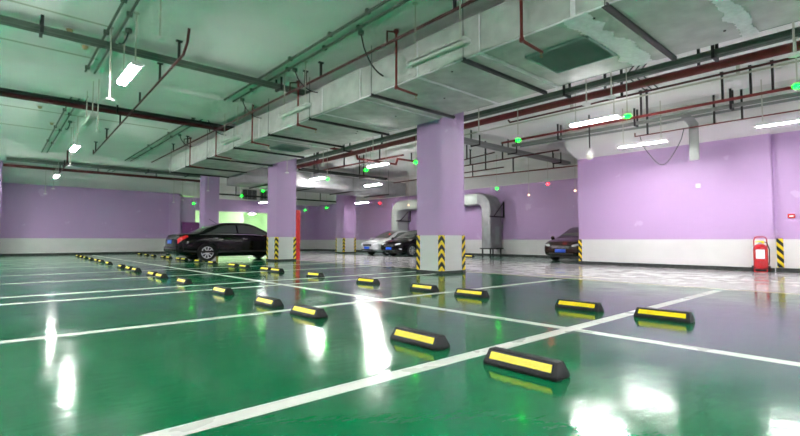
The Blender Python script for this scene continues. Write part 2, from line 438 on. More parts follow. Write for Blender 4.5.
for i, (vx0, vx1, vy0, vy1) in enumerate([(6.46, 7.5, 3.08, 4.15), (6.68, 7.68, 13.1, 14.0)]):
    z = DZ0
    b = MB()
    for q in [(vx0, vx1, vy0, vy0 + .04), (vx0, vx1, vy1 - .04, vy1), (vx0, vx0 + .04, vy0, vy1), (vx1 - .04, vx1, vy0, vy1)]: b.box(*q, z - .025, z + .01)
    fr = rel(b, base).build('grille_frame', 'grilleframe', t, smooth=False)
    b = MB(); n = 22
    b.box(vx0 + .04, vx1 - .04, vy0 + .04, vy1 - .04, z - .012, z + .006)
    for k in range(n):
        x = vx0 + .05 + (vx1 - vx0 - .1) * k / (n - 1)
        b.prism([(x - .016, z - .02), (x - .012, z - .022), (x + .016, z - .004), (x + .012, z - .002)], vy0 + .04, vy1 - .04, 'y')
    rel(b, base).build('grille_slats', 'grille', fr, smooth=False)
# angle bars on threaded rods that carry the duct
for i, y in enumerate([-1.0, 2.5, 4.86, 7.34, 9.82, 12.1, 14.6, 17.1, 19.6, 21.7]):
    br = rel(MB().prism([(y - .035, DZ0 - .055), (y + .035, DZ0 - .055), (y + .035, DZ0 - .045), (y - .025, DZ0 - .045), (y - .025, DZ0 - .002), (y - .035, DZ0 - .002)], DX0 - .06, DX1 + .06, 'x'), base).build('support_bar', 'black', t, smooth=False)
    for x in (DX0 - .04, DX1 + .04):
        rel(MB().tube([(x, y, DZ0 - .08), (x, y, SLAB)], .008, 6), base).build('threaded_rod', 'darkrod', br)
b = MB(); rnd = random.Random(5)
for _ in range(9):
    x, y = rnd.uniform(6, 8), rnd.uniform(.5, 11)
    b.lathe([(.016, DZ0 - .012), (.02, DZ0)], (x, y, 0), seg=8)
rel(b, base).build('insulation_pins', 'bolt', t)

# branch duct across the back
base = (14, 21, 3.5)
t = thing('air_duct', 'grey metal duct crossing the hall behind the row of lit tubes', 'air duct', base)
for i, (x0, x1) in enumerate([(8.4, 10.8), (10.83, 13.2), (13.23, 15.6), (15.63, 18.3)]):
    rel(MB().box(x0, x1, 20.0, 22.2, 3.5, 4.25), base).build('duct_section', 'bigduct', t, bevel=.03)
for x in (9.6, 12.0, 14.4, 16.9):
    br = rel(MB().box(x - .03, x + .03, 19.95, 22.25, 3.45, 3.497), base).build('support_bar', 'black', t, smooth=False)
    for y in (19.97, 22.23): rel(MB().tube([(x, y, 3.43), (x, y, SLAB)], .01, 6), base).build('threaded_rod', 'darkrod', br)

# upright U-shaped duct against the far right wall
base = (19.3, 18, 0)
t = thing('air_duct', 'upright U-shaped duct with rounded elbows against the far right wall', 'air duct', base)
def bend(cy, cz, r0, r1, a0, a1, x0, x1, n=8):
    b = MB(); vs = []
    for k in range(n + 1):
        a = a0 + (a1 - a0) * k / n; c, s_ = math.cos(a), math.sin(a)
        for r in (r0, r1):
            for x in (x0, x1): vs.append((x, cy + r * c, cz + r * s_))
    fs = []
    for k in range(n):
        o = 4 * k; p = o + 4
        fs += [(o, o + 1, p + 1, p), (o + 2, p + 2, p + 3, o + 3), (o, p, p + 2, o + 2), (o + 1, o + 3, p + 3, p + 1)]
    fs += [(0, 2, 3, 1), (4 * n, 4 * n + 1, 4 * n + 3, 4 * n + 2)]
    return rel(b.add(vs, fs), base)
x0, x1 = 18.9, 19.85
zt, zb = 3.30, 2.74
rel(MB().box(x0, x1, 14.27, 14.83, .42, 2.45), base).build('duct_riser', 'bigduct', t, bevel=.012)
bend(15.12, 2.45, .29, .85, PI, PI / 2, x0, x1).build('duct_elbow', 'bigduct', t)
rel(MB().box(x0, x1, 15.12, 21.2, zb, zt), base).build('duct_run', 'paleduct', t, bevel=.012)
bend(21.2, 2.45, .29, .85, PI / 2, 0, x0, x1).build('duct_elbow', 'paleduct', t)
rel(MB().box(x0, x1, 21.49, 22.05, .05, 2.45), base).build('duct_riser', 'paleduct', t, bevel=.012)
b = MB(); b.box(19.3, 19.62, 14.255, 14.272, .62, 1.55)
g = rel(b, base).build('grille', 'grille', t, smooth=False)
b = MB()
for q in (18.92, 19.8):
    for y in (14.3, 14.8): b.box(q - .03, q + .03, y - .03, y + .03, 0, .42)
b.box(18.82, 19.92, 14.2, 14.26, .38, .44); b.box(18.82, 18.88, 14.2, 14.9, .38, .44)
rel(b, base).build('stand', 'black', t, smooth=False)
for y in (14.2, 21.4):
    b = MB(); z = 2.02
    b.box(18.78, 19.98, y - .03, y + .03, z, z + .06); b.box(19.92, 19.98, y - .03, y + .03, z, z + .85)
    b.tube([(19.1, y, z + .04), (19.95, y, z + .8)], .025, 4)
    rel(b, base).build('wall_bracket', 'black', t, smooth=False)

# ------------------------------------------------------------------ pipes, trays, conduits
def tpiece(x, y, z, axis, w=.06):
    """T-shaped hanger: channel up to the slab with a cross head"""
    b = MB(); b.box(x - .022, x + .022, y - .022, y + .022, z, SLAB - .02)
    if axis == 'y': b.box(x - w, x + w, y - .03, y + .03, SLAB - .03, SLAB)
    else: b.box(x - .03, x + .03, y - w, y + w, SLAB - .03, SLAB)
    return b
def pipe(label, path, r, m, cat='pipe', hang=(), axis='y', hm='black', name='pipe', seg=10, extra=None):
    p0 = path[0]
    t = thing(name, label, cat, p0)
    b = MB().tube(path, r, seg)
    rel(b, p0).build('pipe_run' if cat == 'pipe' else 'run', m, t)
    for q in hang: rel(tpiece(*q, axis), p0).build('hanger', hm, t, smooth=False)
    return t
def elbow(p, q, r_, n=4):
    return [p, q]
# left sprinkler branch
pipe('thin dark red pipe on short hangers slanting past the brightest left tube', [(2.66, 9.05, SLAB), (2.66, 9.15, 4.66), (2.67, 9.42, 4.5), (3.03, 23.0, 4.5), (3.03, 23.0, 4.68)], .026, 'maroon',
     hang=[(2.68, 9.75, 4.5), (2.71, 11.3, 4.5), (2.79, 13.6, 4.5), (2.87, 16.6, 4.5), (2.93, 19.3, 4.5), (3.0, 22.2, 4.5)])
pipe('short dark red branch pipe in front of the back wall at left', [(2.35, 25.2, SLAB), (2.35, 25.2, 4.3), (2.37, 31.0, 4.22), (2.37, 31.0, 4.4)], .035, 'maroon', hang=[(2.36, 26.4, 4.3), (2.37, 28.5, 4.26)])
# sprinkler main along the left side of the duct
pipe('dark red sprinkler pipe running along the upper left edge of the wide duct', [(5.4, -4, 4.55), (5.42, 8, 4.55), (5.46, 16, 4.55), (5.5, 24, 4.56)], .028, 'maroon',
     hang=[(5.41, 1.2, 4.56), (5.41, 4.75, 4.56), (5.43, 8.8, 4.57), (5.44, 9.5, 4.57), (5.5, 18.6, 4.6), (5.5, 20.5, 4.61)])
for i, y in enumerate([3.68, 6.46, 10.25, 13.0, 15.98, 18.8]):
    px = DX0 - .12; p0 = (px, y, SLAB)
    lab = ['red sprinkler drop bent under the duct left of the near grille', 'red sprinkler drop with a dark drooping cable, second from the camera', 'red sprinkler drop beside the unlit fixture, third from the camera',
           'red sprinkler drop on the duct, fourth from the camera', 'red sprinkler drop on the duct, fifth from the camera', 'red sprinkler drop near the far end of the duct, sixth from the camera'][i]
    t = thing('sprinkler_drop', lab, 'sprinkler pipe', p0, group='sprinkler drops on the duct side')
    b = MB().tube([(px, y, SLAB), (px, y, 3.82), (px + .02, y, 3.775), (px + .07, y, 3.76), (px + .55, y, 3.74)], .024, 8)
    b.lathe([(.034, 3.80), (.034, 3.74)], (px, y, 0), seg=8)
    rel(b, p0).build('pipe_run', 'redpipe', t)
    b = MB().lathe([(.012, 3.735), (.014, 3.70), (.005, 3.69), (.005, 3.665), (.03, 3.66), (.03, 3.655)], (px + .52, y, 0), seg=10)
    rel(b, p0).build('sprinkler_head', 'brass', t)
    rel(MB().lathe([(.05, SLAB - .06), (.05, SLAB)], (px, y, 0), seg=10).tube([(px, y, SLAB - .04), (5.43, y, SLAB - .1), (5.43, y, 4.582)], .02, 6), p0).build('tee_branch', 'maroon', t)
# maroon main with black tray over it, along X
p0 = (-8, 15.7, 4.66)
pipe('thick maroon fire pipe under a black tray crossing at left', [(-8, 15.65, 4.665), (9.2, 15.75, 4.665)], .062, 'maroon', hang=[(2.6, 15.5, 4.6)], axis='x')
tag(rel(MB().box(-8, 9.2, 15.55, 15.8, 4.735, 4.80), (-8, 15.6, 4.75)).build('cable_tray', 'blacktray', loc=(-8, 15.6, 4.75), smooth=False), 'black cable tray lying above the thick maroon pipe at left', 'cable tray')
# grey green tray near, along X
def tray(label, x0, x1, y0, y1, z0, z1, m, hang=(), axis='x', lip=.02):
    p0 = (x0, y0, z0); t = thing('cable_tray', label, 'cable tray', p0)
    b = MB(); b.box(x0, x1, y0, y1, z0, z0 + .012)
    if axis == 'x':
        b.box(x0, x1, y0, y0 + lip, z0 + .012, z1); b.box(x0, x1, y1 - lip, y1, z0 + .012, z1)
        b.box(x0, x1, (y0 + y1) / 2 - .03, (y0 + y1) / 2 + .03, z0 - .012, z0)
    else:
        b.box(x0, x0 + lip, y0, y1, z0 + .012, z1); b.box(x1 - lip, x1, y0, y1, z0 + .012, z1)
        b.box((x0 + x1) / 2 - .03, (x0 + x1) / 2 + .03, y0, y1, z0 - .012, z0)
    rel(b, p0).build('tray_channel', m, t, smooth=False)
    for hx, hy in hang: 
        hb = MB()
        if axis == 'x':
            for yy in (y0 - .02, y1 + .02): hb.box(hx - .025, hx + .025, yy - .012, yy + .012, z0 - .06, SLAB)
            hb.box(hx - .02, hx + .02, y0 - .03, y1 + .03, z0 - .06, z0 - .013)
        else:
            for xx in (x0 - .02, x1 + .02): hb.box(xx - .012, xx + .012, hy - .025, hy + .025, z0 - .06, SLAB)
            hb.box(x0 - .03, x1 + .03, hy - .02, hy + .02, z0 - .06, z0 - .013)
        rel(hb, p0).build('hanger', 'black', t, smooth=False)
    return t
tray('grey green cable tray crossing the ceiling nearest the camera at left', -8, 8.2, 10.28, 10.52, 4.64, 4.72, 'tray', hang=[(.52, 0), (5.2, 0)])
tray('long grey cable tray crossing in front of the back wall', .3, 9.4, 26.9, 27.4, 4.48, 4.58, 'tray', hang=[(2.4, 0), (6.0, 0), (8.0, 0)])
pipe('dark maroon pipe crossing low in front of the back wall', [(.2, 28.6, 4.42), (9.6, 28.6, 4.42)], .075, 'maroon', hang=[(4.0, 28.6, 4.42), (6.8, 28.6, 4.42)], axis='x')
# thin conduits in pairs along Y under the slab
def conduit(label, path, r=.018, m='conduit', clips=(), name='conduit'):
    p0 = path[0]; t = thing(name, label, 'conduit', p0)
    rel(MB().tube(path, r, 6), p0).build('run', m, t)
    for c in clips: rel(MB().box(c[0] - .045, c[0] + .045, c[1] - .03, c[1] + .03, c[2] - .03, SLAB), p0).build('clip', m, t, smooth=False)
    return t
zc = SLAB - .05
yc = [8.6, 10.2, 12.6, 14.2, 17.2, 20, 23]
conduit('left one of the paired conduits above the left tube lights', [(1.49, -8, zc), (1.49, 30, zc)], .022, 'tray', [(1.49, y, zc) for y in yc])
conduit('right one of the paired conduits above the left tube lights', [(1.66, -8, zc), (1.68, 30, zc)], .022, 'tray', [(1.67, y + .5, zc) for y in yc])
yc = [6.2, 7.4, 9.0, 11.0, 13.6, 15.6, 18.4, 21.4]
conduit('left one of the paired conduits along the ceiling beside the wide duct', [(4.76, -8, zc), (4.80, 31, zc)], .03, 'tray', [(4.77, y, zc) for y in yc])
conduit('right one of the paired conduits along the ceiling beside the wide duct', [(5.0, -8, zc), (5.05, 31, zc)], .026, 'tray', [(5.02, y + .6, zc) for y in yc])
for i, (y, xx) in enumerate([(9.95, 1.5), (11.95, 1.6), (17.9, 4.6), (20.8, 1.7)]):
    conduit('thin off white conduit crossing the left ceiling, %s from the camera' % ORD[i], [(-8, y, SLAB - .02), (xx, y, SLAB - .02)], .012, 'beige')
# junction boxes with drooping flex
def jbox(label, x, y, drop=None, dx=0., dy=0.):
    t = thing('junction_box', label, 'junction box', (x, y, SLAB))
    MB().lathe([(.055, -.07), (.06, -.06), (.06, 0)], seg=10).build('box_body', 'tray', t)
    if drop:
        n = 8; pts = []
        for k in range(n + 1):
            u = k / n; pts.append((dx * u, dy * u, -.05 - drop * (u ** .6) - .08 * math.sin(u * PI)))
        MB().tube(pts, .016, 6).build('flex_cable', 'cable', t)
for i, (x, y, d, dx, dy) in enumerate([(1.80, 9.85, .16, -.1, .3), (1.80, 14.9, .2, -.1, .3), (1.80, 18.9, .2, -.1, .2), (5.18, 6.95, .8, .40, -.2), (5.18, 9.55, .5, .45, -.3), (5.18, 12.6, .5, .45, -.3), (5.18, 15.4, .5, .5, -.3), (5.18, 18.5, .4, .4, -.2)]):
    jbox(['junction box with a looped flex above the near left tube', 'junction box with a looped flex behind the thick maroon pipe', 'junction box with a looped flex above the farther left tubes', 'junction box feeding the drooping cable at the second sprinkler drop',
          'junction box above the unlit fixture, at the third sprinkler drop', 'junction box above the fourth sprinkler drop', 'junction box above the fifth sprinkler drop', 'junction box above the farthest sprinkler drop'][i], x, y, d, dx, dy)
# services right of the duct
pipe('thick bright red fire main running along the right side of the wide duct', [(10.02, -8, 4.12), (10.02, 19.8, 4.12)], .085, 'redpipe', hang=[(10.02, 2.6, 4.1), (10.02, 4.4, 4.1), (10.02, 12.2, 4.1), (10.02, 16.5, 4.1)], name='fire_main', seg=14)
pipe('slender dark red pipe just under the thick red fire main', [(10.16, -8, 3.98), (10.16, 7, 3.98), (10.16, 7.05, 4.05)], .024, 'maroon', hang=[(10.16, 4.1, 3.98)])
tray('green grey cable tray beside the red fire main', 9.34, 9.56, -8, 19.6, 4.10, 4.2, 'tray', hang=[(0, 2.2), (0, 5.0), (0, 9.6), (0, 13.5)], axis='y')
conduit('grey conduit along the right edge of the wide duct', [(8.62, -8, 4.06), (8.62, 7.2, 4.06)], .035, 'greytray')
conduit('off white conduit on the ceiling right of the red fire main', [(12.6, -8, 4.62), (12.5, 12, 4.62)], .022, 'beige', [(12.6, 2.5, 4.66), (12.55, 6.5, 4.66)])
pipe('red sprinkler pipe above the right hand tubes', [(13.0, -8, 4.2), (13.0, 9.3, 4.2)], .036, 'redpipe', hang=[(13.0, 1.95, 4.2), (13.0, 2.35, 4.2), (13.0, 2.9, 4.2), (13.0, 4.6, 4.2), (13.0, 4.75, 4.2)])
tray('off white tray next to the red sprinkler pipe above the right tubes', 13.74, 13.9, -8, 9.4, 4.2, 4.27, 'conduit', hang=[(0, 2.9), (0, 5.2), (0, 7.6)], axis='y')
conduit('grey cable bundle under the ceiling toward the bracket on the right wall', [(14.3, -8, 4.22), (14.2, 3.6, 4.22), (14.3, 5.0, 4.2), (13.98, 9.2, 4.2)], .035, 'greytray')
pipe('thin red pipe along the top of the right wall', [(14.12, -8, 3.92), (14.12, 5.35, 3.92), (14.12, 5.35, 4.02)], .022, 'redpipe', hang=[(14.12, 2.75, 3.92), (14.12, 3.35, 3.92), (14.12, 5.0, 3.92)])
tray('dark cable tray crossing from the thick column toward the right wall end', 10.4, 19.9, 10.2, 10.55, 4.3, 4.42, 'greytray', hang=[(12.9, 0), (15.2, 0), (18.6, 0)])
for i, (a, c, z, hh) in enumerate([((18.8, 16.2, 4.2), (19.7, 8.4, 4.2), .03, [(18.9, 15.4, 4.2), (19.1, 13.0, 4.2), (19.4, 11.0, 4.2)]), ((15.8, 13.6, 4.2), (15.6, 8.6, 4.2), .03, [(15.8, 13.0, 4.2), (15.7, 11.2, 4.2)]),
                                 ((14.7, 13.0, 4.2), (14.2, 10.5, 4.2), .026, [(14.6, 12.2, 4.2), (14.3, 11, 4.2)]), ((12.3, 13.6, 4.3), (12.0, 19.6, 4.3), .04, [(12.2, 15.0, 4.3), (12.1, 17.5, 4.3)]), ((16.9, 12.0, 4.1), (16.9, 19.5, 4.1), .03, [(16.9, 13, 4.1), (16.9, 16, 4.1)])]):
    pipe(['dark red pipe under the ceiling of the far parking bay by the right wall end', 'dark red pipe on hangers behind the green signal right of the thick column', 'short dark red pipe with upturned end right of the thick column',
          'red pipe seen left of the thick column beyond the lit tube', 'thin dark red pipe above the upright duct'][i], [a, c], z, 'redpipe' if i in (0, 3) else 'maroon', hang=hh)
tray('black cable tray behind the lit tubes left of the thick column', 9.7, 14.5, 17.2, 17.5, 3.84, 3.94, 'blacktray', hang=[(10.5, 0), (13, 0)])
pipe('dark red crossing pipe with bends beyond the wide duct', [(8.5, 14.4, 4.3), (10.5, 14.4, 4.3), (10.6, 14.4, 4.05), (12.6, 14.4, 4.05), (12.7, 14.4, 4.3), (15, 14.4, 4.3)], .05, 'redpipe', hang=[(9.5, 14.4, 4.3), (13.5, 14.4, 4.3)], axis='x')
pipe('black pipe with a tee in front of the back bays', [(9.2, 27.5, 3.6), (18.4, 27.5, 3.6)], .05, 'blacktray', hang=[(11, 27.5, 3.6), (14, 27.5, 3.6), (17, 27.5, 3.6)], axis='x')
for i, (x, y) in enumerate([(11.4, 3.9), (11.65, 4.05), (11.9, 4.2)]):
    conduit('dark bent conduit on the white ceiling right of the fire main, %s of three' % ORD[i], [(8.5, y - .35, 4.86), (10.6, y - .3, 4.86), (11.4, y + .3, 4.86), (12.9, y + .4, 4.86)], .016, 'cable')

# end of tray turned down on the right wall, with drooping cables
t = thing('tray_drop', 'grey steel tray end bent down over the top of the right wall', 'cable tray', (14.26, 3.87, 3.04))
b = MB(); b.box(-.04, .04, -.11, .11, 0, .96); b.prism([(-.04, .96), (.04, .96), (.04, 1.0), (-.3, 1.08), (-.62, 1.10), (-.62, 1.05), (-.3, 1.03)], -.11, .11, 'y')
b.build('bent_channel', 'greytray', t, smooth=False)
pts = [(14.08, 5.2 - 1.15 * u, 3.9 - .85 * math.sin(PI * u) ** .6 + .07 * math.sin(9 * u)) for u in [k / 16 for k in range(17)]]
tag(rel(MB().tube(pts, .01, 5), pts[0]).build('cable', 'cable', loc=pts[0]), 'thin loose cable drooping in a loop down the right wall', 'cable')

# ------------------------------------------------------------------ tube lights
def lamp_proto(lit):
    t = thing('tube_light', '', 'tube light')
    b = MB()
    for x in (-.038, .038): b.tube([(x, -.62, -.012), (x, .62, -.012)], .032, 8)
    b.build('tubes', {True: 'tube', False: 'tubeoff', 'dim': 'tubedim', 'weak': 'tubeweak'}[lit], t)
    if lit == 'dim': MB().prism([(-.135, -.048), (-.06, .040), (-.03, .062), (.03, .062), (.06, .040), (.135, -.048), (.128, -.051), (.05, .030), (-.05, .030), (-.128, -.051)], -.64, .64, 'y').build('reflector', 'reflector', t, smooth=False)
    else: MB().prism([(-.10, .010), (-.06, .040), (-.03, .062), (.03, .062), (.06, .040), (.10, .010), (.094, .007), (.05, .030), (-.05, .030), (-.094, .007)], -.64, .64, 'y').build('reflector', 'reflector', t, smooth=False)
    for y in (-.63, .63): MB().box(-.085, .085, y - .012, y + .012, -.028, .05).build('end_cap', 'reflector', t, smooth=False)
    return t
protos = {}
def tube_light(label, x, y, z, lit=True, group='lit tube lights', rot=0., rods=True):
    if lit not in protos: protos[lit] = o = lamp_proto(lit)
    else: o = dup(protos[lit])
    for c in [c for c in o.children if c.name.startswith('drop_rod')]: bpy.data.objects.remove(c)
    o.location = (x, y, z); o.rotation_euler = (0, 0, rot); o['label'] = label; o['group'] = group
    if rods:
        for yy in (-.5, .5):
            MB().tube([(0, yy, .05), (0, yy, SLAB - z)], .013, 6).lathe([(.05, SLAB - z - .012), (.05, SLAB - z)], (0, yy, 0), seg=8).build('drop_rod', 'rod', o)
    return o
tube_light('lit twin tube light hanging nearest at upper left', 1.77, 9.55, 3.92)
tube_light('lit twin tube light at left, second in its row from the camera', 1.92, 18.5, 3.92)
tube_light('lit twin tube light at left, farthest of its row by the back wall', 2.15, 27.2, 3.92)
tube_light('lit tube light hanging in front of the right wall nearest the duct', 11.4, 5.3, 3.9)
tube_light('lit tube light close to the right wall above the pale paint patches', 13.5, 4.94, 3.57, lit='dim')
tube_light('lit tube light cut by the right edge of the photo', 13.5, 1.74, 3.58, lit='dim')
tube_light('lit tube light just left of the thick column, below the red pipes', 11.55, 14.3, 3.9)
tube_light('lit tube light left of the thick column, lower and farther right', 14.3, 18.1, 3.65)
tube_light('lit tube light beside the column with the red panel', 11.7, 19.2, 3.85)
tube_light('lit tube light in front of the upright duct elbow right of the thick column', 17.2, 16.5, 3.18, lit='weak')
tube_light('lit tube light over the bonnets of the two parked cars at the back', 17.2, 22.9, 3.2, lit='weak')
tube_light('lit tube light in front of the purple lintel at the back', 14.4, 30.9, 3.55, lit='weak')
tube_light('unlit tube fixture on the duct side nearest the camera', 5.25, 5.0, 3.86, lit=False, group='unlit tube fixtures')
tube_light('unlit tube fixture on the duct side, second from the camera', 5.15, 9.5, 3.86, lit=False, group='unlit tube fixtures')
tube_light('unlit tube fixture on the duct side, third from the camera', 5.25, 13.6, 3.86, lit=False, group='unlit tube fixtures')
tube_light('unlit tube fixture hanging under the maroon pipe at upper left', 1.72, 13.9, 3.92, lit=False, group='unlit tube fixtures')
# some continue the visible rows; the rest are unseen fill lamps added for brightness
for x, y, z in [(1.77, .4, 3.92), (1.77, -6.2, 3.92), (11.4, -3.7, 3.9), (-1.2, 5, 3.92), (-1.2, 9.3, 3.92), (-1.2, 17.3, 3.92), (-1.2, 24.8, 3.92), (-1.2, 13.5, 3.92), (-1.2, 21, 3.92), (-1.4, 28.4, 3.92), (-5, 9, 3.92), (-5, 17, 3.92), (-5, 25, 3.92), (4.5, -2.5, 3.8), (4.5, -6.5, 3.8), (8.9, -3.2, 3.6), (8.9, -6.8, 3.6)]:
    tube_light('unseen fill tube light hung outside the picture', x, y, z, group='unseen fill tube lights outside the picture')
for x, y in [(12.0, 36.0), (16.6, 36.5), (13.5, 41), (18, 41)]: tube_light('lit tube light inside the green room behind the lintel', x, y, 3.3, group='tube lights in the green room')

# ------------------------------------------------------------------ parking signals and sensors on rods
def signal(label, x, y, z, lens, group, w=1., top=None, name='parking_signal', cat='signal light'):
    t = thing(name, label, cat, (x, y, z), group=group)
    b = MB().lathe([(.035 * w, -.035), (.062 * w, -.015), (.062 * w, .012), (.04 * w, .028)], seg=14)
    b.build('lens', lens, t)
    MB().lathe([(.05 * w, .028), (.03, .055), (.015, .06)], seg=12).build('cap', 'plastic', t)
    if 9.3 < x < 9.6 and y < 19.6: top = 4.086
    if 8.4 < x < 18.3 and 19.9 < y < 22.3: top = 3.498
    if 10.2 < y < 10.55 and x > 10.4: top = 4.285
    top = (top or SLAB) - z
    MB().tube([(0, 0, .055), (0, 0, top)], .011, 6).lathe([(.04, top - .015), (.04, top)], seg=8).build('drop_rod', 'rod', t)
    return t
G = 'green parking signals on rods'
for lab, x, y, z, l in [('bright green signal light right of the thick column', 9.52, 6.33, 3.3, 'gled'), ('bright green signal light near the tube above the right wall', 9.3, 3.66, 3.3, 'gled'), ('green signal light at the right edge of the photo', 9.48, 1.12, 3.3, 'gled'),
                     ('green signal light left of the tube beside the thick column', 9.65, 12.62, 3.3, 'gled'), ('green signal light right of the tube beside the column with the red panel', 9.9, 15.5, 3.3, 'gled'), ('green signal light half hidden by the thick column', 9.85, 10.3, 3.3, 'gled'),
                     ('green signal light in front of the far parking bay wall', 17.8, 13.04, 3.3, 'gled'), ('green signal light left of the column with the red panel, higher one', 9.97, 21.5, 3.3, 'gled'), ('green signal light left of the column with the red panel, lower one', 10.2, 24.7, 3.3, 'gled'),
                     ('green signal light on the back wall left of the green lit doorway', 9.75, 31.4, 3.25, 'gled'), ('green signal light over the far lilac wall, right one', 18.6, 29.2, 3.27, 'gled'), ('green signal light over the far lilac wall, beside the red panel', 17.6, 30.6, 3.12, 'gled')]:
    signal(lab, x, y, z, l, G)
R_ = 'red parking signals on rods'
for lab, x, y, z in [('red signal light in front of the dark bay above the brown car', 18.03, 10.5, 3.3), ('red signal light beside the slim far column', 18.3, 25.4, 3.25), ('red signal light above the silver car', 18.4, 22.6, 3.22)]:
    signal(lab, x, y, z, 'rled', R_)
for lab, x, y, z in [('small amber signal on the far bay wall left of the red one', 19.2, 12.2, 3.02), ('small amber signal next to the free end of the right wall', 19.3, 9.9, 3.05), ('small amber signal above the parked cars left of the thick column', 18.6, 20.1, 2.95)]:
    signal(lab, x, y, z, 'aled', 'amber parking signals on rods', w=.8)
SG = 'white parking sensors on rods'
for lab, x, y, z, tilt in [('white disc sensor hanging alone at the top of the left ceiling', 1.95, 8.2, 4.2, 0), ('white disc sensor on a bright rod left of the near tube', 1.54, 10.0, 3.5, 0), ('white disc sensor under the maroon pipe, left of the tubes', 1.80, 13.15, 3.5, 0), ('white disc sensor left of the second left tube', 1.95, 19.97, 3.5, 0),
                     ('white disc sensor left of the third left tube', 2.2, 29.5, 3.5, 0), ('white disc sensor under the red fire main right of the grille', 8.4, 4.05, 3.45, 0), ('white disc sensor under the red fire main at the right edge', 8.5, 1.02, 3.5, 0), ('slim white sensor rod beside the red fire main', 8.5, 3.62, 3.5, 0),
                     ('white disc sensor right of the thick column top', 8.78, 6.95, 3.45, 0), ('white disc sensor left of the thick column under the duct edge', 8.6, 10.9, 3.5, 0), ('white disc sensor above the tube by the red panel column', 8.7, 13.9, 3.5, 0), ('white disc sensor in front of the red panel column', 8.55, 16.3, 3.5, 0),
                     ('white disc sensor in front of the column behind the sedan', 8.55, 25.2, 3.5, 0), ('white disc sensor above the sedan boot, left one', 8.3, 30.6, 3.2, 0), ('white disc sensor above the sedan boot, right one', 8.9, 30.9, 3.4, 0), ('white disc sensor near the left edge, low before the back wall', 1.95, 30.6, 3.3, 0)]:
    t = thing('parking_sensor', lab, 'sensor', (x, y, z), group=SG)
    MB().lathe([(.02, -.02), (.075, -.012), (.08, .01), (.04, .03), (.016, .04)], seg=14).build('sensor_disc', 'plastic', t)
    MB().tube([(0, 0, .03), (0, 0, SLAB - z)], .014, 8).lathe([(.04, SLAB - z - .015), (.04, SLAB - z)], seg=8).build('drop_rod', 'rod', t)
# sprinkler and detector heads on the slab
for lab, x, y in [('small detector on the slab left of the paired conduits', .95, 10.55), ('small round detector beside the paired conduits', 1.28, 11.25), ('brass sprinkler on the slab by the column, left', .9, 17.3), ('small detector on the slab by the farther conduits', 1.35, 19.5), ('small detector on the white slab right of the thick column', 9.6, 8.3)]:
    t = thing('ceiling_detector', lab, 'detector', (x, y, SLAB - .001), group='detectors on the ceiling')
    MB().lathe([(.03, -.1), (.05, -.07), (.06, -.03)], seg=12).build('head', 'brass', t)
    MB().lathe([(.09, -.03), (.1, -.01), (.1, 0)], seg=14).build('base_plate', 'plastic', t)

# dome camera on a pole
t = thing('dome_camera', 'white dome security camera hanging on a pole before the right wall end', 'camera', (13.42, 6.4, 3.42))
MB().lathe([(.02, -.135), (.07, -.12), (.105, -.07), (.115, -.01), (.11, .0)], seg=18).build('dome', 'rod', t)
MB().lathe([(.118, 0), (.125, .02), (.115, .12), (.07, .18), (.03, .21)], seg=18).build('housing', 'plastic', t)
MB().tube([(0, 0, .2), (0, 0, SLAB - 3.42)], .022, 8).build('pole', 'black', t)

# ------------------------------------------------------------------ wall items
t = thing('fire_alarm', 'small red and white alarm box on the right wall recess', 'alarm', (15.56, 2.06, 1.42))
MB().box(-.04, 0, -.075, .075, 0, .11).build('box_body', 'red', t, bevel=.01)
MB().box(-.045, -.039, -.045, .045, .035, .075).build('face_plate', 'paper', t)
t = thing('wall_socket', 'tiny white plate on the bright right wall', 'wall plate', (15.4, 4.11, 2.38))
MB().box(-.015, 0, -.06, .06, 0, .12).build('cover', 'plastic', t, bevel=.004)
MB().box(-.018, -.014, -.03, .03, .03, .09).build('insert', 'paper', t)
t = thing('hydrant_cabinet', 'dark purple cabinet on the back wall behind the sedan boot', 'cabinet', (9.95, YB - .002, 1.12))
MB().box(-.6, .6, -.2, 0, 0, .93).build('cabinet_body', 'dpurple', t, bevel=.01)
MB().box(-.56, -.01, -.215, -.2, .04, .89).build('door', 'dpurple', t, bevel=.004); MB().box(.01, .56, -.215, -.2, .04, .89).build('door', 'dpurple', t, bevel=.004)
MB().box(-.06, -.03, -.235, -.215, .42, .54).build('handle', 'chrome', t)
t = thing('hydrant_cupboard', 'tall bright red panel standing beside the second purple column', 'panel', (9.7, 17.85, 0))
MB().box(-.34, .3, -.06, .06, 0, 2.16).build('panel_body', 'brightred', t, bevel=.008)
MB().box(.06, .26, -.066, -.06, .12, 2.05).build('door', 'brightred', t)
for lab, x0, x1 in [('dark louvred grille above the lintel, left one', 13.5, 14.55), ('dark louvred grille above the lintel, right one', 14.85, 15.65)]:
    t = thing('wall_louvre', lab, 'grille', ((x0 + x1) / 2, YB + .017, 3.85), group='louvres above the lintel'); w = (x1 - x0) / 2
    MB().box(-w, w, -.03, 0, 0, .72).build('backing', 'bolt', t, smooth=False)
    b = MB()
    for k in range(8): b.box(-w, w, -.06, -.03, .02 + k * .09, .05 + k * .09)
    b.build('slats', 'greytray', t, smooth=False)
    b = MB()
    for k in range(4): b.box(-w + k * 2 * w / 3 - .02, -w + k * 2 * w / 3 + .02, -.07, -.03, 0, .72)
    b.build('mullions', 'greytray', t, smooth=False)
# green room contents: column and door frame
t = thing('concrete_column', 'pale column inside the green lit room behind the sedan', 'column', (15.2, 38, 0))
MB().box(-.5, .5, -.5, .5, 0, SLAB).build('shaft', 'greenroom', t, smooth=False)
struct('wall_room_pier', MB().box(11.0, 11.35, YB + .02, YB + .3, 0, 2.9), 'purple')

# ------------------------------------------------------------------ fire extinguisher trolley
t = thing('fire_extinguisher', 'red wheeled fire extinguisher standing against the right wall', 'fire extinguisher', (15.12, 2.66, 0), rz=math.radians(-82))
